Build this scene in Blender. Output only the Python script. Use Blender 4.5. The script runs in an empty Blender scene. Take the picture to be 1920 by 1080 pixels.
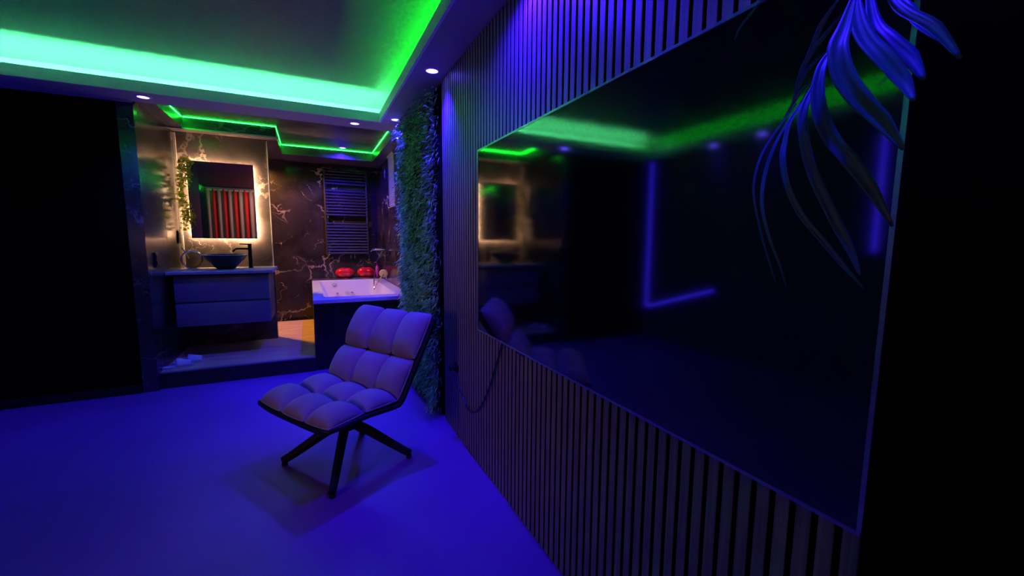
import bpy, bmesh, math, random
from mathutils import Vector, Matrix
import numpy as np

scene = bpy.context.scene
col = scene.collection
PI = math.pi
rnd = random.Random(7)

# ------------------------------------------------------------------ camera
cam_d = bpy.data.cameras.new('camera')
cam_d.sensor_width = 36.0
cam_d.sensor_fit = 'HORIZONTAL'
cam_d.lens = 775.0 / 1920.0 * 36.0
cam_d.clip_start = 0.02
cam = bpy.data.objects.new('camera', cam_d)
col.objects.link(cam)
RT, UP, FW = (0.899586, -0.436686, 0.007109), (0.043386, 0.10555, 0.993467), (0.434583, 0.893401, -0.113897)
cam.matrix_world = Matrix(((RT[0], UP[0], -FW[0], 0.0), (RT[1], UP[1], -FW[1], 0.0), (RT[2], UP[2], -FW[2], 1.25), (0, 0, 0, 1)))
scene.camera = cam

# ------------------------------------------------------------------ world, exposure, light settings
world = bpy.data.worlds.new('night')
scene.world = world
world.use_nodes = True
world.node_tree.nodes['Background'].inputs[0].default_value = (0.0, 0.0, 0.0, 1)
world.node_tree.nodes['Background'].inputs[1].default_value = 0.0
vs = scene.view_settings
scene.display_settings.display_device = 'sRGB'
vs.view_transform = 'Standard'
vs.look = 'None'
vs.exposure = 0.0
vs.gamma = 1.0
vs.use_curve_mapping = False

BLUE = (0.028, 0.004, 1.0)          # colour of the blue downlights
GREEN = (0.008, 1.0, 0.03)         # colour of the cove strips
WARM = (1.0, 0.62, 0.34)            # colour of the vanity mirror light
P_BLUE = 180.0                       # watts of one blue downlight
S_COVE = 150.0                       # radiance of the cove strips in the main room
S_BATHCOVE = 70.0                    # radiance of the bathroom ceiling strips
S_MIRROR = 400.0                     # radiance of the mirror back light
P_TUB = 20.0                        # warm downlight over the bathtub
P_PASSAGE = 190.0                    # warm downlight behind the vanity wall
P_CURTAIN = 85.0                    # warm downlight in front of the curtain

# ------------------------------------------------------------------ helpers
class MB:
    """collects shapes, links them as one mesh object"""
    def __init__(self):
        self.bm = bmesh.new()
    def box(self, x0, x1, y0, y1, z0, z1, bevel=0.0, seg=2):
        vs_ = [self.bm.verts.new(p) for p in ((x0,y0,z0),(x1,y0,z0),(x1,y1,z0),(x0,y1,z0),(x0,y0,z1),(x1,y0,z1),(x1,y1,z1),(x0,y1,z1))]
        fs = [self.bm.faces.new([vs_[i] for i in f]) for f in ((0,3,2,1),(4,5,6,7),(0,1,5,4),(1,2,6,5),(2,3,7,6),(3,0,4,7))]
        if bevel > 0:
            es = list({e for f in fs for e in f.edges})
            bmesh.ops.bevel(self.bm, geom=es, offset=bevel, segments=seg, affect='EDGES', profile=0.5)
        return self
    def quad(self, *pts):
        self.bm.faces.new([self.bm.verts.new(p) for p in pts])
        return self
    def tube(self, pts, radii, n=10, cap=True, squash=1.0):
        pts = [Vector(p) for p in pts]
        if not hasattr(radii, '__len__'):
            radii = [radii] * len(pts)
        rings = []
        nrm = None
        for i, p in enumerate(pts):
            t = (pts[min(i+1, len(pts)-1)] - pts[max(i-1, 0)]).normalized()
            if nrm is None:
                nrm = t.orthogonal().normalized()
                if abs(t.z) < 0.95:
                    nrm = Vector((0,0,1)).cross(t).normalized()
            nrm = (nrm - t * nrm.dot(t)).normalized()
            bi = t.cross(nrm)
            rings.append([self.bm.verts.new(p + (nrm*math.cos(2*PI*k/n) + bi*math.sin(2*PI*k/n)*squash) * radii[i]) for k in range(n)])
        for a, b in zip(rings[:-1], rings[1:]):
            for k in range(n):
                self.bm.faces.new((a[k], a[(k+1) % n], b[(k+1) % n], b[k]))
        if cap:
            self.bm.faces.new(rings[0][::-1]); self.bm.faces.new(rings[-1])
        return self
    def lathe(self, prof, c=(0,0,0), n=32, axis='z', cap0=True, cap1=True):
        rings = []
        for r, h in prof:
            ring = []
            for k in range(n):
                a = 2*PI*k/n
                if axis == 'z': p = (c[0]+r*math.cos(a), c[1]+r*math.sin(a), c[2]+h)
                elif axis == 'y': p = (c[0]+r*math.cos(a), c[1]+h, c[2]+r*math.sin(a))
                else: p = (c[0]+h, c[1]+r*math.cos(a), c[2]+r*math.sin(a))
                ring.append(self.bm.verts.new(p))
            rings.append(ring)
        for a, b in zip(rings[:-1], rings[1:]):
            for k in range(n):
                self.bm.faces.new((a[k], a[(k+1) % n], b[(k+1) % n], b[k]))
        if cap0: self.bm.faces.new(rings[0][::-1])
        if cap1: self.bm.faces.new(rings[-1])
        return self
    def grid(self, fn, nu, nv):
        g = [[self.bm.verts.new(fn(i/nu, j/nv)) for j in range(nv+1)] for i in range(nu+1)]
        for i in range(nu):
            for j in range(nv):
                self.bm.faces.new((g[i][j], g[i+1][j], g[i+1][j+1], g[i][j+1]))
        return g
    def build(self, name, mat, parent=None, smooth=False, angle=40):
        bmesh.ops.remove_doubles(self.bm, verts=self.bm.verts, dist=1e-6)
        bmesh.ops.recalc_face_normals(self.bm, faces=self.bm.faces)
        me = bpy.data.meshes.new(name)
        self.bm.to_mesh(me); self.bm.free()
        me.materials.append(mat)
        if smooth:
            for p in me.polygons: p.use_smooth = True
            me.set_sharp_from_angle(angle=math.radians(angle))
        o = bpy.data.objects.new(name, me)
        col.objects.link(o)
        if parent: o.parent = parent
        return o

def tag(o, label, cat, group=None, kind=None):
    o['label'] = label
    if cat: o['category'] = cat
    if group: o['group'] = group
    if kind: o['kind'] = kind
    return o

def thing(name, label, cat, loc=(0,0,0), rz=0.0, group=None):
    o = bpy.data.objects.new(name, None)
    o.empty_display_size = 0.05
    col.objects.link(o)
    o.location = loc
    o.rotation_euler = (0, 0, rz)
    return tag(o, label, cat, group)

def struct(o, label=None):
    o['kind'] = 'structure'
    if label: o['label'] = label
    return o

def copy_tree(o, parent=None):
    c = o.copy(); col.objects.link(c); c.parent = parent
    for ch in list(o.children): copy_tree(ch, c)
    return c

# ------------------------------------------------------------------ materials
def new_mat(name):
    m = bpy.data.materials.new(name); m.use_nodes = True
    return m, m.node_tree, m.node_tree.nodes['Principled BSDF']

def mat(name, color, rough=0.5, metal=0.0, spec=0.5, noise=None, bump=None, coat=0.0, ior=1.45, sheen=0.0, trans=0.0):
    """noise = (scale, amount) colour variation, bump = (scale, strength)"""
    m, nt, b = new_mat(name)
    b.inputs['Base Color'].default_value = (*color, 1)
    b.inputs['Roughness'].default_value = rough
    b.inputs['Metallic'].default_value = metal
    b.inputs['Specular IOR Level'].default_value = spec
    b.inputs['IOR'].default_value = ior
    b.inputs['Coat Weight'].default_value = coat
    b.inputs['Coat Roughness'].default_value = 0.05
    b.inputs['Sheen Weight'].default_value = sheen
    b.inputs['Transmission Weight'].default_value = trans
    tc = nt.nodes.new('ShaderNodeTexCoord')
    if noise:
        n = nt.nodes.new('ShaderNodeTexNoise'); n.inputs['Scale'].default_value = noise[0]; n.inputs['Detail'].default_value = 4
        r = nt.nodes.new('ShaderNodeValToRGB')
        k = noise[1]
        r.color_ramp.elements[0].position = 0.3; r.color_ramp.elements[1].position = 0.7
        r.color_ramp.elements[0].color = (*[max(0, c*(1-k)) for c in color], 1)
        r.color_ramp.elements[1].color = (*[min(1, c*(1+k)) for c in color], 1)
        nt.links.new(tc.outputs['Object'], n.inputs['Vector']); nt.links.new(n.outputs['Fac'], r.inputs['Fac'])
        nt.links.new(r.outputs['Color'], b.inputs['Base Color'])
    if bump:
        n2 = nt.nodes.new('ShaderNodeTexNoise'); n2.inputs['Scale'].default_value = bump[0]; n2.inputs['Detail'].default_value = 3
        bp = nt.nodes.new('ShaderNodeBump'); bp.inputs['Strength'].default_value = bump[1]; bp.inputs['Distance'].default_value = 0.004
        nt.links.new(tc.outputs['Object'], n2.inputs['Vector']); nt.links.new(n2.outputs['Fac'], bp.inputs['Height'])
        nt.links.new(bp.outputs['Normal'], b.inputs['Normal'])
    return m

def emit(name, color, strength):
    m, nt, b = new_mat(name)
    nt.nodes.remove(b)
    e = nt.nodes.new('ShaderNodeEmission')
    e.inputs['Color'].default_value = (*color, 1); e.inputs['Strength'].default_value = strength
    nt.links.new(e.outputs[0], nt.nodes['Material Output'].inputs['Surface'])
    return m

def marble(name, base, vein, rough, scale=1.6, thr=0.02, seed=0.0):
    m, nt, b = new_mat(name)
    N = nt.nodes.new; Lk = nt.links.new
    tc = N('ShaderNodeTexCoord')
    mp = N('ShaderNodeMapping'); mp.inputs['Location'].default_value = (seed, seed*0.7, seed*1.3)
    mp.inputs['Rotation'].default_value = (0.3, 0.5, 0.2)
    Lk(tc.outputs['Object'], mp.inputs['Vector'])
    n1 = N('ShaderNodeTexNoise'); n1.inputs['Scale'].default_value = 2.2; n1.inputs['Detail'].default_value = 6; n1.inputs['Roughness'].default_value = 0.6
    Lk(mp.outputs[0], n1.inputs['Vector'])
    sub = N('ShaderNodeVectorMath'); sub.operation = 'SUBTRACT'; sub.inputs[1].default_value = (0.5, 0.5, 0.5)
    Lk(n1.outputs['Color'], sub.inputs[0])
    sc_ = N('ShaderNodeVectorMath'); sc_.operation = 'SCALE'; sc_.inputs['Scale'].default_value = 0.55
    Lk(sub.outputs[0], sc_.inputs[0])
    add = N('ShaderNodeVectorMath'); add.operation = 'ADD'
    Lk(mp.outputs[0], add.inputs[0]); Lk(sc_.outputs[0], add.inputs[1])
    outs = []
    for sc2, th in ((scale, thr), (scale*2.6, thr*0.55)):
        v = N('ShaderNodeTexVoronoi'); v.feature = 'DISTANCE_TO_EDGE'; v.inputs['Scale'].default_value = sc2
        Lk(add.outputs[0], v.inputs['Vector'])
        r = N('ShaderNodeValToRGB')
        r.color_ramp.elements[0].position = 0.0; r.color_ramp.elements[0].color = (1, 1, 1, 1)
        r.color_ramp.elements[1].position = th*2.2; r.color_ramp.elements[1].color = (0, 0, 0, 1)
        Lk(v.outputs['Distance'], r.inputs['Fac'])
        n2 = N('ShaderNodeTexNoise'); n2.inputs['Scale'].default_value = sc2*1.1; n2.inputs['Detail'].default_value = 2
        mp2 = N('ShaderNodeMapping'); mp2.inputs['Location'].default_value = (sc2, 3, 1)
        Lk(tc.outputs['Object'], mp2.inputs['Vector']); Lk(mp2.outputs[0], n2.inputs['Vector'])
        r2 = N('ShaderNodeValToRGB')
        r2.color_ramp.elements[0].position = 0.44 if th == thr else 0.52; r2.color_ramp.elements[1].position = 0.60 if th == thr else 0.66
        Lk(n2.outputs['Fac'], r2.inputs['Fac'])
        mu = N('ShaderNodeMath'); mu.operation = 'MULTIPLY'
        Lk(r.outputs['Color'], mu.inputs[0]); Lk(r2.outputs['Color'], mu.inputs[1])
        outs.append(mu)
    mx = N('ShaderNodeMath'); mx.operation = 'MAXIMUM'
    Lk(outs[0].outputs[0], mx.inputs[0]); Lk(outs[1].outputs[0], mx.inputs[1])
    mix = N('ShaderNodeMix'); mix.data_type = 'RGBA'
    Lk(mx.outputs[0], mix.inputs['Factor'])
    cl = N('ShaderNodeTexNoise'); cl.inputs['Scale'].default_value = 3.0; cl.inputs['Detail'].default_value = 5
    Lk(add.outputs[0], cl.inputs['Vector'])
    rb = N('ShaderNodeValToRGB')
    rb.color_ramp.elements[0].position = 0.35; rb.color_ramp.elements[0].color = (*[c*0.5 for c in base], 1)
    rb.color_ramp.elements[1].position = 0.75; rb.color_ramp.elements[1].color = (*[c*1.6 for c in base], 1)
    Lk(cl.outputs['Fac'], rb.inputs['Fac'])
    Lk(rb.outputs['Color'], mix.inputs[6])
    mix.inputs[7].default_value = (*vein, 1)
    Lk(mix.outputs[2], b.inputs['Base Color'])
    b.inputs['Roughness'].default_value = rough
    return m

def wood(name, c0, c1, rough, stretch=(1.2, 14, 14)):
    m, nt, b = new_mat(name)
    N = nt.nodes.new; Lk = nt.links.new
    tc = N('ShaderNodeTexCoord'); mp = N('ShaderNodeMapping'); mp.inputs['Scale'].default_value = stretch
    oi = N('ShaderNodeObjectInfo')
    off = N('ShaderNodeVectorMath'); off.operation = 'ADD'
    Lk(tc.outputs['Object'], mp.inputs['Vector']); Lk(mp.outputs[0], off.inputs[0])
    cmb = N('ShaderNodeCombineXYZ')
    ml = N('ShaderNodeMath'); ml.operation = 'MULTIPLY'; ml.inputs[1].default_value = 37.0
    Lk(oi.outputs['Random'], ml.inputs[0]); Lk(ml.outputs[0], cmb.inputs[0]); Lk(ml.outputs[0], cmb.inputs[1])
    Lk(cmb.outputs[0], off.inputs[1])
    n = N('ShaderNodeTexNoise'); n.inputs['Scale'].default_value = 3.0; n.inputs['Detail'].default_value = 6; n.inputs['Distortion'].default_value = 0.6
    Lk(off.outputs[0], n.inputs['Vector'])
    r = N('ShaderNodeValToRGB')
    r.color_ramp.elements[0].position = 0.3; r.color_ramp.elements[0].color = (*c0, 1)
    r.color_ramp.elements[1].position = 0.72; r.color_ramp.elements[1].color = (*c1, 1)
    Lk(n.outputs['Fac'], r.inputs['Fac']); Lk(r.outputs['Color'], b.inputs['Base Color'])
    bp = N('ShaderNodeBump'); bp.inputs['Strength'].default_value = 0.15; bp.inputs['Distance'].default_value = 0.002
    Lk(n.outputs['Fac'], bp.inputs['Height']); Lk(bp.outputs['Normal'], b.inputs['Normal'])
    b.inputs['Roughness'].default_value = rough
    return m

M = {}
M['floor'] = mat('poured_floor', (0.21, 0.04, 0.32), 0.42, noise=(1.3, 0.15), bump=(120, 0.06), spec=0.35)
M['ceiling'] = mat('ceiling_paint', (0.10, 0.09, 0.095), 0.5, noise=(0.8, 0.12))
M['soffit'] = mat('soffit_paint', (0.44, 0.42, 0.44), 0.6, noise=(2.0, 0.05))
M['lip'] = mat('cove_lip_paint', (0.85, 0.86, 0.84), 0.5)
M['black_wall'] = mat('black_wall_paint', (0.0015, 0.0015, 0.0015), 0.8, spec=0.04, bump=(60, 0.05))
M['left_wall'] = mat('dark_wall_paint', (0.15, 0.14, 0.17), 0.7, spec=0.1, bump=(60, 0.05))
M['felt'] = mat('black_felt', (0.006, 0.006, 0.007), 0.95, spec=0.05, bump=(300, 0.2))
M['slat'] = wood('slat_veneer', (0.15, 0.115, 0.12), (0.29, 0.23, 0.235), 0.45, (40, 40, 1.6))
M['marble'] = marble('dark_marble', (0.024, 0.018, 0.020), (0.50, 0.38, 0.31), 0.2, 1.7, 0.009, 3.1)
M['marble_left'] = marble('dark_marble_polished', (0.040, 0.036, 0.038), (0.26, 0.23, 0.25), 0.21, 1.7, 0.007, 8.4)
M['marble_left'].node_tree.nodes['Principled BSDF'].inputs['IOR'].default_value = 1.75
M['marble_vanity'] = marble('grey_marble', (0.060, 0.046, 0.043), (0.26, 0.20, 0.165), 0.24, 1.7, 0.010, 5.7)
M['bulkhead'] = marble('bulkhead_marble', (0.10, 0.085, 0.085), (0.30, 0.24, 0.22), 0.35, 2.0, 0.008, 4.4)
M['profile'] = mat('pale_profile', (0.74, 0.62, 0.48), 0.35, metal=0.6)
M['clear_glass'] = mat('clear_glass', (0.95, 0.93, 0.9), 0.03, trans=1.0)
M['marble_panel'] = marble('black_marble', (0.004, 0.004, 0.005), (0.03, 0.03, 0.035), 0.3, 1.5, 0.012, 1.7)
M['bath_ceiling'] = marble('ceiling_marble', (0.09, 0.075, 0.072), (0.30, 0.22, 0.18), 0.28, 2.0, 0.014, 9.9)
M['platform'] = wood('platform_planks', (0.50, 0.30, 0.15), (0.80, 0.52, 0.27), 0.34)
M['step'] = mat('step_riser', (0.02, 0.02, 0.024), 0.4, noise=(3, 0.3))
M['nosing'] = mat('step_nosing', (0.24, 0.22, 0.23), 0.35, metal=0.3)
M['black_metal'] = mat('black_metal', (0.008, 0.008, 0.009), 0.32, spec=0.4)
M['chrome'] = mat('chrome', (0.75, 0.74, 0.72), 0.12, metal=1.0)
M['bezel'] = mat('bezel_metal', (0.50, 0.51, 0.54), 0.32, metal=1.0)
M['screen'] = mat('screen_glass', (0.002, 0.002, 0.003), 0.07, spec=0.5, ior=2.0)
M['fabric'] = mat('taupe_fabric', (0.33, 0.235, 0.27), 0.85, noise=(9, 0.10), bump=(420, 0.25), sheen=0.25, spec=0.2)
M['shell'] = mat('chair_shell', (0.010, 0.010, 0.011), 0.5, spec=0.3)
M['lacquer'] = mat('vanity_lacquer', (0.20, 0.185, 0.20), 0.22, spec=0.5, noise=(2, 0.05))
M['worktop'] = mat('worktop_stone', (0.42, 0.38, 0.36), 0.25, noise=(14, 0.15))
M['basin'] = mat('basin_black', (0.010, 0.010, 0.012), 0.22)
M['basin_rim'] = mat('basin_rim', (0.62, 0.58, 0.54), 0.25)
M['mirror'] = mat('mirror_glass', (0.86, 0.86, 0.87), 0.012, metal=1.0)
M['acrylic'] = mat('bath_acrylic', (0.66, 0.62, 0.68), 0.16)
M['radiator'] = mat('radiator_enamel', (0.022, 0.020, 0.030), 0.35)
M['red'] = mat('red_gloss', (0.55, 0.008, 0.012), 0.12, coat=0.6)
M['pink_plastic'] = mat('pink_plastic', (0.55, 0.06, 0.22), 0.25)
M['amber'] = mat('amber_soap', (0.75, 0.55, 0.25), 0.3)
M['towel'] = mat('white_terry', (0.62, 0.60, 0.62), 0.9, bump=(300, 0.4))
M['leaf'] = mat('palm_leaf', (0.03, 0.13, 0.30), 0.38, spec=0.45, noise=(30, 0.2))
M['stem'] = mat('palm_stem', (0.05, 0.12, 0.05), 0.5)
M['pot'] = mat('black_pot', (0.012, 0.012, 0.013), 0.4)
M['soil'] = mat('soil', (0.03, 0.02, 0.014), 0.95, bump=(60, 0.6))
M['hedge'] = mat('hedge_leaf', (0.26, 0.88, 0.24), 0.5, noise=(25, 0.6), spec=0.4)
M['ivy'] = mat('ivy_leaf', (0.16, 0.24, 0.05), 0.45, noise=(40, 0.4))
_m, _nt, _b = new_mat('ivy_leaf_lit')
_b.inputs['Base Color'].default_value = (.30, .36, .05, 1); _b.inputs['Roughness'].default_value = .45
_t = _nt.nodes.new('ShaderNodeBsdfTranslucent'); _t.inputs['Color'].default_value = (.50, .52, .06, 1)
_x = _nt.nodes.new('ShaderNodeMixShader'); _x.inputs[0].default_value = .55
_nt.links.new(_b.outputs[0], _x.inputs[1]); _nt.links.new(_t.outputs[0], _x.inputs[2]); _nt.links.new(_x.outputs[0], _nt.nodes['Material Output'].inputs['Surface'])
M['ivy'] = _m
M['cable'] = mat('black_cable', (0.012, 0.012, 0.013), 0.35)
M['blind'] = mat('silver_blind', (0.72, 0.72, 0.74), 0.3, metal=0.7)
M['glass_bulb'] = mat('downlight_trim', (0.6, 0.6, 0.62), 0.35, metal=0.4)
M['lens_blue'] = emit('downlight_lens', (0.10, 0.07, 1.0), 28.0)
M['lens_warm'] = emit('warm_lens', WARM, 12.0)
M['led_green'] = emit('led_green', GREEN, S_COVE)
M['led_green_far'] = emit('led_green_far', (0.09, 1.0, 0.30), S_COVE*2.6)
M['led_green_bath'] = emit('led_green_bath', GREEN, S_BATHCOVE)
M['led_warm'] = emit('led_warm', WARM, S_MIRROR)
M['led_blue'] = emit('led_blue', (0.04, 0.02, 1.0), 13.0)

# ================================================================== THE SETTING
ZS, ZC, ZB = 2.27, 2.45, 2.40      # soffit, main ceiling, bathroom ceiling
XW, XL, YR = 0.80, -2.45, -1.60    # slat face, left wall, rear wall

struct(MB().box(XL-.1, 1.0, YR-.1, 6.5, -.06, 0).build('floor', M['floor']), 'smooth seamless floor glowing blue')
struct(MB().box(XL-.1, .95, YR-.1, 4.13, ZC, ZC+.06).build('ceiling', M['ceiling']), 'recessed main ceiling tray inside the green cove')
sof = MB()
sof.box(.605, .93, YR, 4.15, ZS, ZS+.014)
sof.box(-2.28, .605, 3.895, 4.15, ZS, ZS+.014)
sof.box(XL, -2.295, YR, 4.15, ZS, ZS+.014)
sof.box(XL, -1.17, 4.15, 4.26, ZS, ZS+.014)
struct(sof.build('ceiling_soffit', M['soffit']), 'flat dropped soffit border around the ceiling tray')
lip = MB()
lip.box(.59, .605, YR, 3.88, ZS, 2.345)
lip.box(-2.295, .605, 3.88, 3.895, ZS, 2.345)
lip.box(-2.295, -2.28, YR, 3.88, ZS, 2.345)
struct(lip.build('trim_1', M['lip']), 'upright cove lip edging the soffit')
struct(MB().box(XL-.1, 1.0, 4.13, 4.17, ZS+.014, ZC+.06).box(-1.27, 1.0, 4.15, 4.17, ZS, ZS+.014).build('wall_header', M['soffit']), 'header wall above the bathroom opening')
struct(MB().box(XL-.1, XL, YR-.1, 4.26, 0, ZC).build('wall_left', M['left_wall']), 'dark left side wall')
struct(MB().box(XL-.1, .95, YR-.1, YR, 0, ZC).build('wall_rear', M['left_wall']), 'dark rear wall behind the curtain')
struct(MB().box(XL, -1.27, 4.22, 4.30, 0, ZS).build('wall_far', M['black_wall']), 'black far wall left of the bathroom')
struct(MB().box(XL, -1.275, 4.208, 4.22, 0, .07, .002).build('baseboard_far', M['black_metal']), 'low black skirting under the black far wall')

# slat wall: felt backing, every slat a piece of its own
wr = struct(MB().box(XW+.018, .95, .30, 2.70, 0, ZC).build('wall_right', M['felt']), 'vertical dark wooden slats on black felt behind the television')
sl = MB().box(0, .0185, -.01325, .01325, 0.0, ZS-.003, .0015, 1).build('slat', M['slat'], wr)
sl.data.materials.append(M['felt'])
for p_ in sl.data.polygons:                       # veneered front, black edges
    p_.material_index = 0 if p_.normal.x < -.5 else 1
sl.location = (XW, 2.685, 0)
y = 2.685 - .038
while y > .318:
    c = sl.copy(); col.objects.link(c); c.parent = wr; c.location = (XW, y, 0)
    y -= .038
struct(MB().box(.775, .95, YR, .30, 0, ZC).build('wall_right_near', M['black_wall']), 'black wall section right of the television')
struct(MB().box(XW+.02, .95, 2.70, 4.10, 0, ZC).box(XW, 1.0, 4.10, 4.15, 0, ZS).build('wall_right_far', M['black_wall']), 'plain wall behind the hanging greenery')

# bathroom shell
struct(MB().box(-1.27, -1.17, 4.22, 6.45, 0, ZB).build('wall_bath_left', M['marble_left']), 'polished dark marble side wall beside the vanity')
struct(MB().box(-1.27, 1.0, 6.45, 6.55, 0, ZB).build('wall_bath_back', M['marble']), 'dark veined marble back wall')
struct(MB().box(.94, 1.0, 4.15, 6.45, 0, ZB).build('wall_bath_right', M['marble']), 'dark marble wall beside the bathtub')
struct(MB().box(-1.17, -.37, 5.25, 5.35, .14, 2.30).build('wall_vanity', M['marble_vanity']), 'veined marble wall behind the vanity mirror')
struct(MB().box(-1.27, 1.0, 4.17, 6.55, ZB, ZB+.05).build('ceiling_bath', M['bath_ceiling']), 'dark polished bathroom ceiling')
bk = MB()
bk.box(-1.17, -.27, 5.05, 6.45, 2.30, ZB)
bk.box(-.27, .94, 5.95, 6.45, 2.29, ZB)
bk.box(.80, .94, 4.17, 5.95, 2.29, ZB)
bk.box(-1.17, -1.05, 4.17, 5.05, 2.30, ZB)
struct(bk.build('trim_2', M['bulkhead']), 'dropped marble bulkhead around the bathroom ceiling')
struct(MB().box(0.0, .94, 6.28, 6.45, .14, .70, .004).build('trim_3', M['marble_left']), 'marble ledge behind the bathtub')

pf = struct(MB().box(-1.17, 0.94, 4.275, 6.45, 0, .118).build('floor_platform', M['step']), 'raised bathroom platform with a plank surface')
MB().box(-1.17, 0.0, 4.26, 4.275, 0, .128).build('riser', M['step'], pf)
MB().box(-1.17, 0.0, 4.256, 4.30, .128, .1405, .003).build('nosing', M['nosing'], pf)
pl = MB().box(-.293, .293, -.0765, .0765, .118, .1395, .002, 1).build('plank', M['platform'], pf)
first = True
k = 0
yy = 4.379
while yy < 6.40:
    for q, xx in enumerate((-.876, -.2935)):
        c = pl if first else pl.copy()
        if not first:
            col.objects.link(c); c.parent = pf
        first = False
        c.location = (xx + (0.0 if k % 2 == 0 else 0.0), yy, 0)
    yy += .156; k += 1

struct(MB().box(-1.17, -.25, 5.046, 5.082, 2.284, 2.30, .002).build('trim_4', M['profile']), 'pale profile under the vanity bulkhead')
struct(MB().box(-1.1695, -1.150, 5.232, 5.2495, .951, 2.284, .002).build('trim_5', M['profile']), 'pale upright corner profile left of the mirror')
struct(MB().box(-.378, -.368, 5.242, 5.2495, .951, 2.284, .001).build('trim_6', M['profile']), 'thin metal edge profile right of the mirror')

# ================================================================== LIGHT FITTINGS
def led(name, label, box, m, group=None):
    return tag(MB().box(*box).build(name, m), label, 'led strip', group)
led('led_strip', 'green cove strip above the right soffit over the television', (.750, .762, YR+.02, 4.00, ZS+.028, ZS+.036), M['led_green'], 'green cove lights of the main ceiling')
led('led_strip', 'green cove strip above the far soffit towards the bathroom', (-2.25, .72, 4.035, 4.047, ZS+.016, ZS+.024), M['led_green_far'], 'green cove lights of the main ceiling')
led('led_strip', 'green cove strip above the left soffit, mirrored in the television', (-2.36, -2.348, YR+.02, 4.00, ZS+.016, ZS+.024), M['led_green'], 'green cove lights of the main ceiling')
e = .003
led('led_strip', 'green line of light on the bulkhead above the vanity mirror', (-1.04, -.262, 5.05-e, 5.0495, ZB-e-.001, ZB-.0005), M['led_green_bath'], 'green lights of the bathroom ceiling')
led('led_strip', 'green line of light running back beside the vanity bulkhead', (-.2695, -.27+e, 5.052, 5.94, ZB-e-.001, ZB-.0005), M['led_green_bath'], 'green lights of the bathroom ceiling')
led('led_strip', 'green line of light above the towel radiator', (-.26, .79, 5.95-e, 5.9495, ZB-e-.001, ZB-.0005), M['led_green_bath'], 'green lights of the bathroom ceiling')
led('led_strip', 'green line of light along the bathroom right bulkhead', (.80-e, .7995, 4.20, 5.94, ZB-e-.001, ZB-.0005), M['led_green_bath'], 'green lights of the bathroom ceiling')
led('led_strip', 'short green line of light at the marble side wall', (-1.0495, -1.05+e, 4.20, 5.04, ZB-e-.001, ZB-.0005), M['led_green_bath'], 'green lights of the bathroom ceiling')
# blue strips on the left wall, seen mirrored in the television
def strip_tube(label, a, b):
    return tag(MB().tube([a, b], .006, 6).build('led_strip', M['led_blue']), label, 'led strip', 'blue lights of the left wall')
strip_tube('tall upright blue light line mirrored in the television middle', (XL+.006, 4.10, .40), (XL+.006, 4.10, 2.25))
strip_tube('low sloping blue light line mirrored in the television middle', (XL+.006, 4.08, .40), (XL+.006, 3.10, .72))
strip_tube('upright blue light line mirrored at the television right edge', (XL+.006, 1.69, 1.18), (XL+.006, 1.69, 2.10))

dl0 = None
def downlight(label, x, y, z, power, color, lens, group, cone=88, blend=1.0, size=0.03, aim=None):
    d = thing('downlight', label, 'downlight', (x, y, z), 0, group)
    MB().lathe([(.034, -.001), (.036, -.006), (.046, -.005), (.050, -.001), (.050, 0.0), (.034, 0.0)], n=32, cap0=False, cap1=False).build('trim_ring', M['glass_bulb'], d, True)
    MB().lathe([(.0345, -.0035), (.0345, -.001)], n=32).build('lens', lens, d)
    if power > 0:
        ld = bpy.data.lights.new('downlight_lamp', 'SPOT')
        ld.energy = power; ld.color = color; ld.spot_size = math.radians(cone); ld.spot_blend = blend; ld.shadow_soft_size = size
        lo = bpy.data.objects.new('downlight_lamp', ld)
        col.objects.link(lo); lo.parent = d; lo.location = (0, 0, -.012)
        if aim:
            lo.rotation_euler = Vector(aim).to_track_quat('-Z', 'Y').to_euler()
    return d
GB = 'blue downlights in the main soffit'
downlight('blue downlight in the soffit right above the top of the greenery', .709, 2.585, ZS, P_BLUE, BLUE, M['lens_blue'], GB)
downlight('blue downlight in the soffit corner left of the greenery', .703, 3.736, ZS, P_BLUE, BLUE, M['lens_blue'], GB)
downlight('blue downlight in the far soffit just under the cove corner', .40, 4.02, ZS, P_BLUE, BLUE, M['lens_blue'], GB)
downlight('blue downlight in the far soffit above the vanity side wall', -1.046, 4.00, ZS, P_BLUE*.5, BLUE, M['lens_blue'], GB, cone=92, blend=1.0)
downlight('blue downlight in the soffit above the television', .70, 1.435, ZS, P_BLUE*.5, BLUE, M['lens_blue'], GB, cone=160, blend=.6)
downlight('blue downlight in the soffit right above the palm', .70, .285, ZS, P_BLUE*.2, BLUE, M['lens_blue'], GB, cone=140)
downlight('far blue downlight in the left soffit, mirrored in the television', -2.36, 3.14, ZS, P_BLUE*.03, BLUE, M['lens_blue'], GB)
downlight('near blue downlight in the left soffit, mirrored in the television', -2.36, 2.61, ZS, P_BLUE*.03, BLUE, M['lens_blue'], GB)
downlight('blue downlight in the bathroom ceiling before the towel radiator', .42, 5.78, ZB, P_BLUE*.72, BLUE, M['lens_blue'], 'bathroom downlights', cone=160, blend=.6)
downlight('warm downlight in the bathroom bulkhead over the bathtub right side', .87, 4.45, 2.29, P_TUB, (1.0, .62, .72), M['lens_warm'], 'bathroom downlights', cone=64, blend=.4, aim=(-.2, .72, -1))
downlight('warm downlight in the passage behind the vanity wall', -.62, 5.68, 2.30, P_PASSAGE, (1.0, .44, .10), M['lens_warm'], 'bathroom downlights', cone=165, blend=.4)
downlight('warm downlight in front of the red curtain', -.50, -.80, ZC, P_CURTAIN, (1.0, .55, .40), M['lens_warm'], 'curtain downlight', cone=110, aim=(-.9, -.6, -1))

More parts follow.
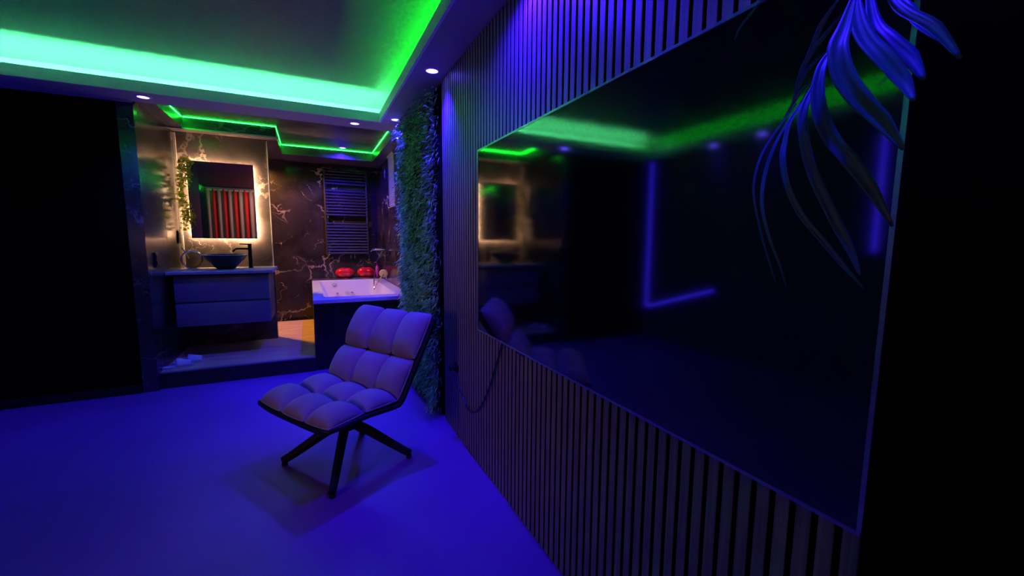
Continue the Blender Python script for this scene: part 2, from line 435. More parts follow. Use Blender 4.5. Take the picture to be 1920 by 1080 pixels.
# ================================================================== TELEVISION
tv = thing('television', 'huge black wall television with thin metal bezel on the slat wall', 'television', (.80, 1.14, 1.24))
TY, TZ, TX = .837, .453, -.035
MB().box(-.030, -.001, -TY+.004, TY-.004, -TZ+.004, TZ-.004).build('casing', M['black_metal'], tv)
MB().box(TX+.001, -.030, -TY+.006, TY-.006, -TZ+.006, TZ-.006).build('screen', M['screen'], tv)
MB().box(TX-.001, -.012, -TY, TY, TZ-.006, TZ+.001).build('bezel', M['bezel'], tv)
MB().box(TX-.001, -.012, -TY, TY, -TZ-.001, -TZ+.006).build('bezel', M['bezel'], tv)
MB().box(TX-.001, -.012, -TY-.001, -TY+.006, -TZ+.006, TZ-.006).build('bezel', M['bezel'], tv)
MB().box(TX-.001, -.012, TY-.006, TY+.001, -TZ+.006, TZ-.006).build('bezel', M['bezel'], tv)
MB().box(-.034, -.008, .33, .39, -TZ-.012, -TZ-.001, .003).build('sensor', M['black_metal'], tv)

sk = thing('wall_socket', 'black round socket on the slat wall low beside the greenery', 'socket', (XW, 2.44, .45))
MB().lathe([(.036, 0), (.036, -.010), (.030, -.014)], axis='x', n=28).build('plate', M['black_metal'], sk, True)
MB().lathe([(.020, -.014), (.020, -.045), (.014, -.052)], axis='x', n=20).build('plug', M['black_metal'], sk, True)
cp = []
for t in np.linspace(0, 1, 26):
    yv = 2.44 - .02 - t*(2.44 - 1.74)
    zz = .45*(1-t) + .775*t - 4*t*(1-t)*.26 - .10*math.sin(PI*t)*(1-t)
    cp.append((XW-.012 - .025*max(0, 1-6*t), yv, zz))
tag(MB().tube(cp, .0045, 8).build('power_cable', M['cable'], None, True), 'black power cable hanging from socket to television bottom', 'cable')

# ================================================================== LOUNGE CHAIR
A = math.radians(30.5)
ch = thing('lounge_chair', 'taupe quilted swivel lounge chair with dark four-star base', 'chair', (.14, 2.40, 0), A - PI/2)
W = .64
def cushion(name, y0, z0, y1, z1, x0, x1, T=.070):
    d = Vector((0, y1-y0, z1-z0)); n = Vector((0, -(z1-z0), (y1-y0))).normalized()
    def f(i, j, lift=1.0):
        u, v = 2*i-1, 2*j-1
        h = (max(0, 1-abs(u)**2.6)**.5) * (max(0, 1-abs(v)**2.6)**.5)
        su = u*(1-.05*v**4); sv = v*(1-.05*u**4)
        p = Vector(((x0+x1)/2 + su*(x1-x0)/2*.972, y0, z0)) + d*(.5+.487*sv)
        cv = .016*(p.x/(W/2))**2
        return p + n*(T*h*lift + .010 + cv)
    b = MB()
    def ease(t): return .5-.5*math.cos(PI*t)
    g = b.grid(lambda i, j: f(ease(i), ease(j)), 14, 14)
    low = b.grid(lambda i, j: f(ease(i), ease(j), 0) - n*.010*(1-abs(2*ease(i)-1)**6)*(1-abs(2*ease(j)-1)**6), 14, 14)
    o = b.build('cushion', M['fabric'], ch, True, 70)
    rim = [f(0, ease(k/12)) for k in range(13)] + [f(ease(k/12), 1) for k in range(1, 13)] + [f(1, 1-ease(k/12)) for k in range(1, 13)] + [f(1-ease(k/12), 0) for k in range(1, 13)]
    MB().tube(rim, .0042, 6, cap=False).build('piping', M['fabric'], o, True)
    return o
xs = (-W/2, -W/6, W/6, W/2)
hy, hz = .106, .372
sn, cs = math.sin(math.radians(32)), math.cos(math.radians(32))
for i in range(3):
    cushion('cushion', -.305, .362, -.105, .376, xs[i], xs[i+1])
    cushion('cushion', -.105, .376, hy-.005, hz, xs[i], xs[i+1])
    cushion('cushion', hy+.012, hz+.005, hy+.012+.235*sn, hz+.005+.235*cs, xs[i], xs[i+1])
    cushion('cushion', hy+.012+.235*sn, hz+.005+.235*cs, hy+.012+.515*sn, hz+.005+.515*cs, xs[i], xs[i+1])
prof = [(-.312,.354),(-.2,.362),(-.09,.362),(.0,.355),(.07,.350),(.115,.356),(.145,.385),(.17,.425),(.22,.505),(.30,.633),(.392,.780),(.402,.798)]
sh = MB()
def shell_f(i, j):
    k = min(int(i*(len(prof)-1)), len(prof)-2); t = i*(len(prof)-1)-k
    p = Vector((0, prof[k][0]*(1-t)+prof[k+1][0]*t, prof[k][1]*(1-t)+prof[k+1][1]*t))
    u = 2*j-1
    edge = 1.0 - .05*max(0, (abs(2*i-1)-.85)/.15)**2
    nrm = Vector((0, -(prof[k+1][1]-prof[k][1]), prof[k+1][0]-prof[k][0])).normalized()
    return p + Vector((u*(W/2+.012)*edge, 0, 0)) + nrm*(.022*abs(u)**4)
sh.grid(shell_f, 44, 12)
so = sh.build('shell', M['shell'], ch, True, 60)
md = so.modifiers.new('thickness', 'SOLIDIFY'); md.thickness = .02; md.offset = -1 if False else 0
MB().lathe([(.055, .200), (.062, .212), (.062, .238), (.036, .25), (.034, .315), (.09, .330), (.10, .345)], n=28).build('swivel_column', M['shell'], ch, True)
for wa in (-18.6, 161.4, 253.7, 71.4):
    a = math.radians(wa) - (A - PI/2)
    c, s = math.cos(a), math.sin(a)
    b = MB()
    pts = [(.03*c, .03*s, .226), (.12*c, .12*s, .176), (.30*c, .30*s, .052), (.345*c, .345*s, .026)]
    b.tube(pts, [.026, .025, .020, .019], 8, squash=1.15)
    lg = b.build('leg', M['shell'], ch, True, 50)
    MB().lathe([(.016, 0), (.017, .004), (.013, .02)], c=(.338*c, .338*s, 0), n=14).build('foot_pad', M['black_metal'], lg, True)

# ================================================================== VANITY
vc = thing('vanity_cabinet', 'wall-hung two-drawer vanity cabinet under the stone worktop', 'cabinet', (-.75, 4.66, .44))
MB().box(-.375, .372, .022, .585, 0, .466, .004).build('body', M['lacquer'], vc)
for z0, z1 in ((0.0, .212), (.228, .452)):
    MB().box(-.375, .372, 0, .021, z0, z1, .006, 3).build('drawer', M['lacquer'], vc, True)
tag(MB().box(-1.168, -.335, 4.62, 5.248, .922, .950, .005).build('worktop', M['worktop']), 'long pale stone worktop on the vanity carrying the basin', 'worktop')

bs = thing('vessel_basin', 'black round vessel basin with pale rim on the vanity worktop', 'basin', (-.765, 4.95, .951))
MB().lathe([(.068, 0), (.085, .012), (.120, .045), (.155, .085), (.183, .132), (.188, .140)], n=48, cap1=False).lathe([(.182, .140), (.172, .125), (.14, .085), (.10, .045), (.04, .022), (.015, .021)], n=48, cap0=False).build('bowl', M['basin'], bs, True)
MB().lathe([(.182, .138), (.182, .143), (.189, .143), (.189, .137)], n=48, cap0=False, cap1=False).build('rim', M['basin_rim'], bs, True)
MB().lathe([(.022, .021), (.022, .026), (.016, .028)], n=20).build('drain', M['chrome'], bs, True)
fc = thing('basin_faucet', 'tall black pillar faucet right of the basin', 'faucet', (-.562, 5.03, .951))
MB().lathe([(.024, 0), (.024, .006), (.0175, .008), (.0175, .245), (.015, .25)], n=24).build('column', M['black_metal'], fc, True)
MB().tube([(-.01, 0, .196), (-.07, -.02, .200), (-.115, -.035, .198), (-.135, -.042, .182), (-.14, -.044, .165)], [.012, .011, .010, .010, .010], 12).build('spout', M['black_metal'], fc, True)
MB().tube([(-.01, 0, .240), (-.055, -.012, .244), (-.085, -.02, .246)], [.006, .006, .005], 10).build('lever', M['black_metal'], fc, True)

cm = thing('glass_ornament', 'small round glass ornament in chrome ring at the worktop left end', 'ornament', (-1.045, 5.0, .951), math.radians(14))
ring = [(.082*math.cos(2*PI*k/32), -.004*math.sin(2*PI*k/32), .095+.082*math.sin(2*PI*k/32)) for k in range(33)]
MB().tube(ring, .008, 8, cap=False).build('ring', M['chrome'], cm, True)
MB().lathe([(.078, -.003), (.078, .003)], c=(0, 0, .095), axis='y', n=32).build('glass', M['clear_glass'], cm)
MB().lathe([(.050, 0), (.050, .006), (.012, .010), (.008, .016)], n=24).build('foot', M['chrome'], cm, True)
MB().tube([(-.02, .02, .10), (-.05, .03, .17), (-.075, .03, .215)], [.006, .005, .004], 8).build('handle', M['chrome'], cm, True)

vm = thing('vanity_mirror', 'rectangular backlit mirror glowing on the vanity wall', 'mirror', (-.79, 5.25, 1.635))
MX, MZ = .285, .385
MB().box(-MX, MX, -.044, -.038, -MZ, MZ, .001, 1).build('glass', M['mirror'], vm)
MB().box(-MX+.05, MX-.05, -.038, -.001, -MZ+.05, MZ-.07).build('back_frame', M['black_metal'], vm)
for b_ in ((-MX+.010, -MX+.020, -.0375, -.031, -MZ+.01, MZ-.01), (MX-.020, MX-.010, -.0375, -.031, -MZ+.01, MZ-.01), (-MX+.021, MX-.021, -.0375, -.031, MZ-.050, MZ-.040), (-MX+.021, MX-.021, -.0375, -.031, -MZ+.010, -MZ+.020)):
    MB().box(*b_).build('light_strip', M['led_warm'], vm)

def switch(label, y, z, w):
    s_ = thing('wall_switch', label, 'switch', (-1.17, y, z))
    MB().box(.0005, .012, -w, w, -.062, .062, .004).build('plate', M['black_metal'], s_)
    MB().box(.012, .016, -w*.7, w*.7, -.045, -.004, .001).build('rocker', M['black_metal'], s_)
    MB().box(.012, .016, -w*.7, w*.7, .004, .045, .001).build('rocker', M['black_metal'], s_)
switch('black switch plate on the marble side wall near the mirror', 5.15, 1.262, .042)
switch('lower black socket plate on the marble side wall above worktop', 4.42, 1.068, .040)

# leaves as thin folded blades, collected into one mesh
def leaf_mesh(name, items, m, parent, kind='stuff'):
    """items: (base, direction, normal hint, length, width, droop)"""
    V, Fc = [], []
    for base, d, nh, Ln, Wd, dr in items:
        b0 = np.array(base); d = np.array(d)/np.linalg.norm(d)
        s = np.cross(d, nh); s = s/(np.linalg.norm(s)+1e-9); n = np.cross(s, d)
        i0 = len(V)
        mid = b0 + d*Ln*.5 - np.array((0, 0, dr*.25)); tip = b0 + d*Ln - np.array((0, 0, dr))
        V += [tuple(b0), tuple(mid + s*Wd*.5 + n*Wd*.15), tuple(mid), tuple(mid - s*Wd*.5 + n*Wd*.15), tuple(tip)]
        Fc += [(i0, i0+1, i0+2), (i0, i0+2, i0+3), (i0+1, i0+4, i0+2), (i0+2, i0+4, i0+3)]
    me = bpy.data.meshes.new(name); me.from_pydata(V, [], Fc); me.update()
    me.materials.append(m)
    o = bpy.data.objects.new(name, me); col.objects.link(o); o.parent = parent
    o['kind'] = kind
    return o

iv = thing('ivy_garland', 'trailing green ivy garland along the lit mirror left edge', 'plant', (-1.108, 5.175, 1.36))
stem = []
for k in range(20):
    t = k/19
    stem.append((.004 + .018*math.sin(9*t) + (.06*max(0, (t-.9)/.1)), -.012 - .01*math.cos(7*t), .70*t))
MB().tube(stem, .0035, 6).build('stem', M['stem'], iv, True)
items = []
for k in range(330):
    t = rnd.random()**.85
    j = min(int(t*19), 18)
    b0 = np.array(stem[j]) + np.array((rnd.uniform(-.035, .03), rnd.uniform(-.04, .012), rnd.uniform(-.02, .02)))
    d = np.array((rnd.uniform(-1, 1), rnd.uniform(-1, .2), rnd.uniform(-.9, .5)))
    items.append((b0, d, np.array((rnd.uniform(-.4, .4), -1, rnd.uniform(-.3, .5))), rnd.uniform(.022, .038), rnd.uniform(.016, .026), .006))
leaf_mesh('foliage', items, M['ivy'], iv)

# slippers on the platform
def slipper(label, x, y, rz):
    s_ = thing('slipper', label, 'slipper', (x, y, .1405), rz, 'slippers on the platform')
    b = MB()
    def outline(a):
        return (.115*math.cos(a), (.042 + .008*math.cos(a))*math.sin(a))
    n = 26
    r0 = [b.bm.verts.new((*outline(2*PI*k/n), 0)) for k in range(n)]
    r1 = [b.bm.verts.new((*outline(2*PI*k/n), .018)) for k in range(n)]
    for k in range(n): b.bm.faces.new((r0[k], r0[(k+1) % n], r1[(k+1) % n], r1[k]))
    b.bm.faces.new(r0[::-1]); b.bm.faces.new(r1)
    b.build('sole', M['towel'], s_, True)
    b = MB()
    b.grid(lambda i, j: (-.005 + .10*i, (.050 - .016*i)*math.cos(PI*j), .016 + (.066 - .028*i)*math.sin(PI*j)), 6, 12)
    u = b.build('upper', M['towel'], s_, True, 80)
    u.modifiers.new('thickness', 'SOLIDIFY').thickness = .006
slipper('left white slipper at the platform front corner', -1.075, 4.375, math.radians(12))
slipper('right white slipper beside the other near the platform corner', -1.02, 4.50, math.radians(8))

# ================================================================== BATHTUB CORNER
bt = thing('bathtub', 'white built-in whirlpool bathtub with dark front panel', 'bathtub', (0, 4.26, .14))
OX, OY = .938, 2.018
def loop(x0, x1, y0, y1, z, r, n=6):
    out = []
    for cx, cy, a0 in ((x1-r, y1-r, 0), (x0+r, y1-r, 90), (x0+r, y0+r, 180), (x1-r, y0+r, 270)):
        for k in range(n+1):
            a = math.radians(a0 + 90*k/n)
            out.append((cx + r*math.cos(a), cy + r*math.sin(a), z))
    return out
b = MB()
Zr = .545
loops = [loop(.0, OX, .0, OY, Zr-.040, .006), loop(.0, OX, .0, OY, Zr-.006, .006), loop(.006, OX-.006, .006, OY-.006, Zr, .008),
         loop(.095, .80, .17, OY-.075, Zr, .05), loop(.102, .793, .178, OY-.082, Zr-.006, .05), loop(.20, .775, .22, OY-.13, Zr-.28, .07), loop(.25, .75, .28, OY-.17, Zr-.38, .08), loop(.32, .70, .36, OY-.25, Zr-.40, .08)]
rings = [[b.bm.verts.new(p) for p in L_] for L_ in loops]
for r0, r1 in zip(rings[:-1], rings[1:]):
    n = len(r0)
    for k in range(n): b.bm.faces.new((r0[k], r0[(k+1) % n], r1[(k+1) % n], r1[k]))
b.bm.faces.new(rings[-1])
b.build('tub_shell', M['acrylic'], bt, True, 35)
MB().box(.004, OX-.004, .014, .030, -.139, Zr-.041).build('front_panel', M['marble_panel'], bt)
MB().box(.004, .020, .031, OY-.01, 0, Zr-.041).build('side_panel', M['marble_panel'], bt)
def jet(x, z, m, r):
    o = MB().lathe([(r, 0), (r, -.008), (r*.6, -.012), (r*.4, -.008)], c=(0, 0, 0), axis='y', n=20).build('jet', m, bt, True)
    o.location = (x, OY-.088 - (Zr-z)*.17, z)
jet(.27, Zr-.045, M['acrylic'], .028)
jet(.43, Zr-.165, M['acrylic'], .022)
jet(.31, Zr-.185, M['chrome'], .017)
jet(.50, Zr-.180, M['chrome'], .017)

def red_float(label, x, y, sx):
    o_ = thing('bath_ornament', label, 'ornament', (x, y, .700), 0, 'red ornaments on the bath ledge')
    b = MB()
    def f(i, j):
        th, ph = PI*j, 2*PI*i
        cx = math.cos(ph)*math.sin(th); cy = math.sin(ph)*math.sin(th); cz = math.cos(th)
        k = 1.0 - .13*math.exp(-((cx-.05)/.22)**2)
        return (cx*.125*sx, cy*.072*k, .080 - .004 + cz*.080*k)
    b.grid(f, 40, 22)
    b.build('body', M['red'], o_, True, 80)
    MB().lathe([(.04, 0), (.045, .008), (.03, .014)], n=20).build('base', M['red'], o_, True)
red_float('left glossy red rounded ornament on the ledge behind the bathtub', .43, 6.36, 1.04)
red_float('right glossy red rounded ornament on the ledge behind the bathtub', .715, 6.36, .98)
bo = thing('soap_bottle', 'pink soap bottle with pump in the corner of the bath ledge', 'bottle', (.875, 6.37, .700))
MB().lathe([(.030, 0), (.032, .01), (.032, .13), (.022, .155), (.012, .165), (.012, .18)], n=24).build('body', M['pink_plastic'], bo, True)
MB().tube([(0, 0, .18), (0, 0, .215), (-.01, -.01, .222), (-.035, -.02, .216)], [.006, .006, .007, .005], 8).build('pump', M['pink_plastic'], bo, True)

rd = thing('towel_radiator', 'tall dark towel radiator of horizontal bars above the bathtub', 'radiator', (.49, 6.449, 1.03))
for sx in (-1, 1):
    MB().tube([(sx*.275, -.052, 0), (sx*.275, -.052, 1.19)], .018, 12).build('collector', M['radiator'], rd, True)
    for zz in (.12, 1.08):
        MB().tube([(sx*.275, 0, zz), (sx*.275, -.05, zz)], .009, 8).build('bracket', M['radiator'], rd, True)
tb = MB().tube([(-.272, -.058, 0), (.272, -.058, 0)], .0145, 10).build('bar', M['radiator'], rd, True)
zs_ = [1.16-.0415*k for k in range(5)] + [.895-.0415*k for k in range(9)] + [.44-.0415*k for k in range(11)]
for i, zz in enumerate(zs_):
    c = tb if i == 0 else tb.copy()
    if i: col.objects.link(c); c.parent = rd
    c.location = (0, 0, zz)
for sx in (-.025, .025):
    v = MB().lathe([(.013, 0), (.013, -.03), (.017, -.032), (.017, -.05)], c=(.06+sx, -.045, 0), n=14).build('valve', M['chrome'], rd, True)

ss = thing('shower_mixer', 'chrome bath mixer with hanging hose and hand shower by the greenery', 'shower', (.94, 5.74, 1.12))
MB().tube([(-.055, -.15, 0), (-.055, .15, 0)], .022, 14).build('mixer_bar', M['chrome'], ss, True)
MB().tube([(-.055, .13, 0), (-.13, .13, .0), (-.19, .13, -.004), (-.205, .13, -.03)], [.014, .014, .013, .012], 12).build('spout', M['chrome'], ss, True)
for yy in (-.16, .16):
    MB().tube([(-.055, yy, 0), (-.055, yy*1.35, 0)], .026, 14).build('handle', M['chrome'], ss, True)
for yy in (-.075, .075):
    MB().tube([(-.001, yy, 0), (-.05, yy, 0)], .016, 12).build('wall_connector', M['chrome'], ss, True)
MB().tube([(-.03, .03, -.02), (-.03, .03, -.40)], .008, 10).build('riser', M['chrome'], ss, True)
hp = [(-.06, .10, -.02), (-.13, .11, -.15), (-.175, .11, -.34), (-.185, .07, -.50), (-.185, .0, -.54), (-.175, -.05, -.47), (-.12, -.05, -.38), (-.075, -.04, -.33)]
def smooth_path(p, n=6):
    p = [Vector(q) for q in p]; out = []
    for i in range(len(p)-1):
        p0, p1, p2, p3 = p[max(i-1, 0)], p[i], p[i+1], p[min(i+2, len(p)-1)]
        for k in range(n):
            t = k/n
            out.append(.5*((2*p1) + (p2-p0)*t + (2*p0-5*p1+4*p2-p3)*t*t + (3*p1-p0-3*p2+p3)*t**3))
    return out + [p[-1]]
MB().tube(smooth_path(hp), .007, 8).build('hose', M['chrome'], ss, True)
hs = MB().lathe([(.050, .012), (.056, .004), (.052, -.008), (.046, -.010)], axis='y', n=28).build('hand_shower', M['amber'], ss, True)
hs.location = (-.075, -.02, -.32); hs.rotation_euler = (.15, 0, -.25)

bl = thing('window_blind', 'narrow silver slatted blind high on the wall beside the greenery', 'blind', (.94, 5.30, 1.66))
MB().box(-.030, -.002, -.19, .19, .600, .628, .003).build('headrail', M['blind'], bl)
s1 = MB().box(-.022, -.004, -.185, .185, -.0035, .0035).build('blind_slat', M['blind'], bl)
for k in range(30):
    c = s1 if k == 0 else s1.copy()
    if k: col.objects.link(c); c.parent = bl
    c.location = (0, 0, .012 + k*.0197); c.rotation_euler = (0, .5, 0)
MB().box(-.024, -.002, -.19, .19, -.012, .0, .002).build('bottom_rail', M['blind'], bl)

# ================================================================== HANGING GREENERY
gw = thing('green_wall', 'tall panel of dense hanging greenery beside the slat wall', 'plant', (.82, 3.36, 0))
MB().box(-.035, 0, -.60, .60, .06, 2.22).build('backing', M['felt'], gw)
items = []
R2 = random.Random(3)
for k in range(15000):
    y0 = R2.uniform(-.62, .60); z0 = R2.uniform(.05, 2.24)
    depth = .055 + .05*(.5+.5*math.sin(9*y0+3*math.sin(4*z0))*math.cos(7*z0+2*y0)) + R2.uniform(-.02, .02)
    if z0 < .35 and y0 > -.1: depth *= .9
    edge = R2.random()
    d = np.array((-R2.uniform(.2, 1.0), R2.uniform(-.8, .8), R2.uniform(-1.1, .25)))
    if y0 < -.56: d[1] -= .6
    items.append(((-depth*R2.uniform(.35, 1.0), y0, z0), d, np.array((-1, R2.uniform(-.6, .6), R2.uniform(0, .8))), R2.uniform(.028, .055), R2.uniform(.007, .014), R2.uniform(.004, .022)))
for k in range(260):   # loose sprigs at the top and edges
    y0 = R2.choice((R2.uniform(-.66, -.56), R2.uniform(-.5, .6)))
    z0 = R2.uniform(.1, 2.22) if y0 < -.55 else R2.uniform(2.12, 2.23)
    d = np.array((-R2.uniform(.3, 1), R2.uniform(-1, .4), R2.uniform(-.5, .2)))
    items.append(((-.10, y0, z0), d, np.array((-1, 0, .6)), R2.uniform(.05, .08), .012, .02))
leaf_mesh('foliage', items, M['hedge'], gw)

# ================================================================== PALM
LEAFLETS = [
 [(0.569, 0.285, 1.531, 0.0024), (0.543, 0.279, 1.488, 0.0077), (0.522, 0.273, 1.458, 0.0115), (0.512, 0.26, 1.423, 0.0135), (0.512, 0.243, 1.394, 0.0131), (0.516, 0.225, 1.37, 0.0106), (0.52, 0.206, 1.34, 0.0021)],
 [(0.582, 0.291, 1.543, 0.0037), (0.563, 0.278, 1.503, 0.0096), (0.551, 0.262, 1.47, 0.0116), (0.545, 0.243, 1.443, 0.0123), (0.542, 0.223, 1.413, 0.0097), (0.531, 0.207, 1.387, 0.0021)],
 [(0.621, 0.297, 1.558, 0.0032), (0.599, 0.278, 1.506, 0.0087), (0.586, 0.259, 1.477, 0.0119), (0.58, 0.236, 1.448, 0.0114), (0.567, 0.215, 1.415, 0.0027)],
 [(0.565, 0.303, 1.476, 0.0019), (0.543, 0.299, 1.453, 0.0056), (0.526, 0.292, 1.421, 0.0079), (0.517, 0.281, 1.389, 0.0095), (0.516, 0.267, 1.36, 0.0099), (0.519, 0.251, 1.337, 0.0102), (0.526, 0.233, 1.307, 0.0083), (0.533, 0.213, 1.267, 0.0016)],
 [(0.56, 0.312, 1.446, 0.0013), (0.542, 0.31, 1.424, 0.0038), (0.527, 0.306, 1.402, 0.0056), (0.518, 0.299, 1.376, 0.0062), (0.515, 0.287, 1.337, 0.0067), (0.518, 0.272, 1.301, 0.0072), (0.525, 0.256, 1.264, 0.007), (0.527, 0.243, 1.238, 0.0046), (0.525, 0.233, 1.216, 0.0011)],
 [(0.554, 0.323, 1.422, 0.0013), (0.531, 0.323, 1.395, 0.0026), (0.516, 0.318, 1.367, 0.0032), (0.505, 0.312, 1.347, 0.0038), (0.501, 0.302, 1.316, 0.0037), (0.506, 0.287, 1.282, 0.0043), (0.518, 0.269, 1.253, 0.0042), (0.529, 0.252, 1.226, 0.0035), (0.54, 0.234, 1.2, 0.0006)],
 [(0.562, 0.331, 1.422, 0.001), (0.529, 0.332, 1.383, 0.0017), (0.504, 0.33, 1.34, 0.0023), (0.488, 0.322, 1.297, 0.0022), (0.486, 0.309, 1.257, 0.0019), (0.487, 0.295, 1.225, 0.0015), (0.485, 0.284, 1.2, 0.0006)],
 [(0.568, 0.339, 1.427, 0.001), (0.529, 0.345, 1.378, 0.0014), (0.508, 0.344, 1.346, 0.0015), (0.495, 0.338, 1.31, 0.0013), (0.494, 0.324, 1.261, 0.0013), (0.495, 0.312, 1.227, 0.001), (0.494, 0.302, 1.204, 0.0006)],
 [(0.59, 0.311, 1.546, 0.0013), (0.579, 0.323, 1.517, 0.0033), (0.578, 0.332, 1.491, 0.0034), (0.573, 0.341, 1.457, 0.0027), (0.578, 0.348, 1.442, 0.0007)],
 [(0.586, 0.299, 1.527, 0.0013), (0.571, 0.317, 1.496, 0.0032), (0.564, 0.332, 1.469, 0.0027), (0.57, 0.341, 1.445, 0.0007)],
 [(0.576, 0.309, 1.482, 0.0013), (0.569, 0.322, 1.471, 0.0026), (0.566, 0.333, 1.453, 0.0027), (0.564, 0.342, 1.429, 0.0007)],
 [(0.57, 0.319, 1.45, 0.0013), (0.563, 0.329, 1.441, 0.002), (0.558, 0.337, 1.425, 0.002), (0.554, 0.344, 1.409, 0.0007)],
 [(0.653, 0.281, 1.555, 0.0026), (0.636, 0.262, 1.519, 0.0087), (0.623, 0.242, 1.489, 0.0083), (0.614, 0.221, 1.463, 0.0017)],
 [(0.57, 0.392, 1.582, 0.0014), (0.566, 0.407, 1.568, 0.0022), (0.562, 0.422, 1.552, 0.0023), (0.567, 0.433, 1.541, 0.0008)],
 [(0.598, 0.272, 1.54, 0.003), (0.577, 0.243, 1.496, 0.0091), (0.563, 0.212, 1.463, 0.0095), (0.545, 0.182, 1.419, 0.002)],
]
RACHIS = [(0.591, 0.232, 1.636), (0.595, 0.26, 1.606), (0.586, 0.281, 1.561), (0.581, 0.29, 1.53), (0.57, 0.306, 1.481), (0.565, 0.316, 1.448), (0.564, 0.33, 1.425), (0.56, 0.341, 1.408)]

pm = thing('potted_palm', 'tall palm whose long drooping leaflets hang before the television', 'plant', (.50, -.28, 0))
o0 = Vector((.50, -.28, 0))
MB().lathe([(.12, 0), (.125, .01), (.155, .36), (.158, .37), (.148, .37), (.14, .33)], n=36, cap1=False).build('pot', M['pot'], pm, True)
MB().lathe([(.141, .325), (.08, .335), (.02, .338)], n=30, cap0=False).build('soil', M['soil'], pm, True)
MB().tube(smooth_path([(0, 0, .33), (.02, .03, .9), (.05, .08, 1.35), (.06, .16, 1.6)] ), [.022]*6 + [.018]*6 + [.014]*7, 10).build('trunk', M['stem'], pm, True)
rach = smooth_path([Vector((.06, .16, 1.60)) + o0, Vector((.575, -.02, 1.70)), Vector((.585, .12, 1.70))] + [Vector(p) for p in RACHIS[1:]])
MB().tube([p - o0 for p in rach], [.006 - .0045*i/(len(rach)-1) for i in range(len(rach))], 8).build('rachis', M['stem'], pm, True)
for pts in LEAFLETS:
    P = smooth_path([p[:3] for p in pts], 4)
    ws = []
    for i in range(len(pts)-1):
        for k in range(4): ws.append(pts[i][3]*(1-k/4) + pts[i+1][3]*k/4)
    ws.append(pts[-1][3])
    b = MB(); rows = []
    for i, p in enumerate(P):
        t = (P[min(i+1, len(P)-1)] - P[max(i-1, 0)]).normalized()
        view = Vector((-.6, -.55, .35)).normalized()
        s = t.cross(view).normalized()
        n = s.cross(t).normalized()
        if n.dot(view) < 0: n = -n
        w = ws[i]*.86
        q = p - o0
        rows.append([b.bm.verts.new(q + s*w + n*w*.28), b.bm.verts.new(q + s*w*.45 + n*w*.02), b.bm.verts.new(q - n*w*.12), b.bm.verts.new(q - s*w*.45 + n*w*.02), b.bm.verts.new(q - s*w + n*w*.28)])
    for r0, r1 in zip(rows[:-1], rows[1:]):
        for k in range(4): b.bm.faces.new((r0[k], r0[k+1], r1[k+1], r1[k]))
    lf = b.build('leaflet', M['leaf'], pm, True, 80)
    md = lf.modifiers.new('thickness', 'SOLIDIFY'); md.thickness = .0005; md.offset = 0

# ================================================================== CURTAIN BEHIND THE CAMERA (seen in the mirrors)
cmat, nt, bsdf = new_mat('curtain_stripes')
tc = nt.nodes.new('ShaderNodeTexCoord'); sx_ = nt.nodes.new('ShaderNodeSeparateXYZ')
nt.links.new(tc.outputs['Object'], sx_.inputs[0])
mm = nt.nodes.new('ShaderNodeMath'); mm.operation = 'MULTIPLY'; mm.inputs[1].default_value = 1/.21
fr = nt.nodes.new('ShaderNodeMath'); fr.operation = 'FRACT'
gt = nt.nodes.new('ShaderNodeMath'); gt.operation = 'GREATER_THAN'; gt.inputs[1].default_value = .55
mx = nt.nodes.new('ShaderNodeMix'); mx.data_type = 'RGBA'
mx.inputs[6].default_value = (.42, .31, .31, 1); mx.inputs[7].default_value = (.62, .015, .02, 1)
nt.links.new(sx_.outputs[0], mm.inputs[0]); nt.links.new(mm.outputs[0], fr.inputs[0]); nt.links.new(fr.outputs[0], gt.inputs[0]); nt.links.new(gt.outputs[0], mx.inputs['Factor'])
nt.links.new(mx.outputs[2], bsdf.inputs['Base Color']); bsdf.inputs['Roughness'].default_value = .85
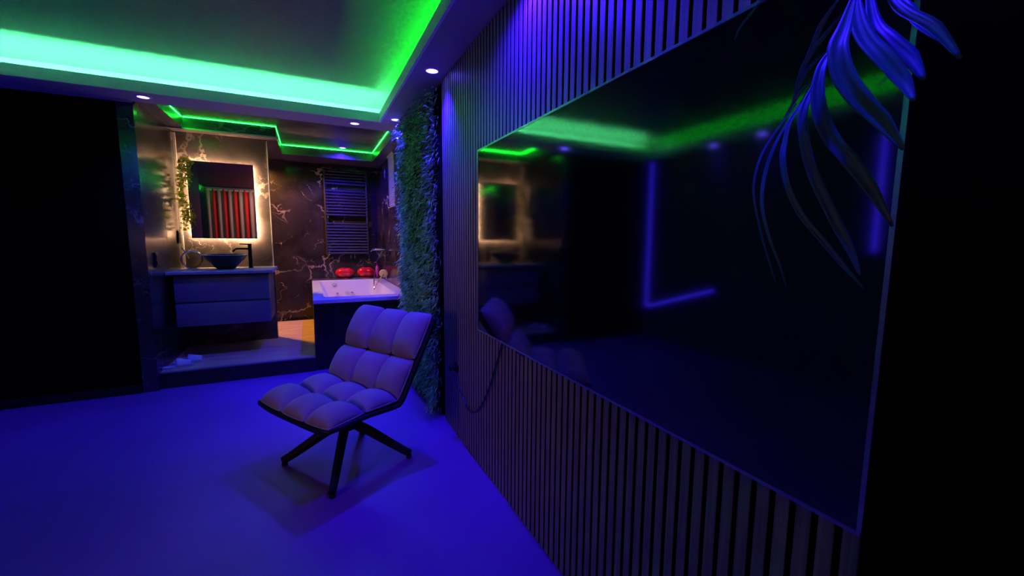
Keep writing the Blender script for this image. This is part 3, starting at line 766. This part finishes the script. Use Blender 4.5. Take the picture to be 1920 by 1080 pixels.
def curtain(label, x0, x1, loc=None, rz=0.0, group='striped curtains on the rear rail', top=2.38):
    c_ = thing('curtain', label, 'curtain', loc or (x0, -1.46, 0), rz, group)
    wd = x1-x0
    b = MB()
    b.grid(lambda i, j: (wd*i, .026*math.sin(2*PI*wd*i/.105)*(.55+.45*(1-j)), .02 + top*j), int(wd/.0105), 8)
    o = b.build('drape', cmat, c_, True, 80)
    o.modifiers.new('thickness', 'SOLIDIFY').thickness = .003
    MB().box(0, wd, -.012, .012, top-.02, top+.025).build('heading', M['towel'], c_)
curtain('left red striped curtain, mirrored in the vanity mirror', -2.12, -.98)
curtain('right red striped curtain on the rear rail', -.96, .30)
tag(MB().tube([(-2.2, -1.46, 2.425), (.4, -1.46, 2.425)], .011, 10).build('curtain_rail', M['glass_bulb'], None, True), 'straight metal curtain rail under the rear ceiling', 'rail')

# ================================================================== FILL SPOTLIGHT ADDED OUTSIDE THE FRAME
fl = thing('fill_spotlight', 'added unseen fill spotlight on a black pole by the left wall', 'spotlight', (-2.2, .62, 0))
MB().lathe([(.09, 0), (.09, .012), (.015, .02), (.012, .03)], n=28).build('base', M['black_metal'], fl, True)
MB().tube([(0, 0, .02), (0, 0, 1.22)], .010, 12).build('pole', M['black_metal'], fl, True)
aim = Vector((2.7, 1.75, -.55)).normalized()
hd = [Vector((0, 0, 1.26)) + aim*t for t in (-.07, -.06, .02, .07)]
MB().tube(hd, [.030, .045, .050, .055], 24).build('head', M['black_metal'], fl, True)
MB().tube([Vector((0, 0, 1.26)) + aim*.0705, Vector((0, 0, 1.26)) + aim*.0725], .045, 24).build('lens', M['lens_warm'], fl)
ld = bpy.data.lights.new('fill_lamp', 'SPOT'); ld.energy = 26.0; ld.color = (1.0, .42, .52); ld.spot_size = math.radians(64); ld.spot_blend = 1.0; ld.shadow_soft_size = .28  # added reddish fill for the chair, slats and greenery
lo = bpy.data.objects.new('fill_lamp', ld); col.objects.link(lo); lo.parent = fl
lo.location = Vector((0, 0, 1.26)) + aim*.14; lo.rotation_euler = aim.to_track_quat('-Z', 'Y').to_euler()
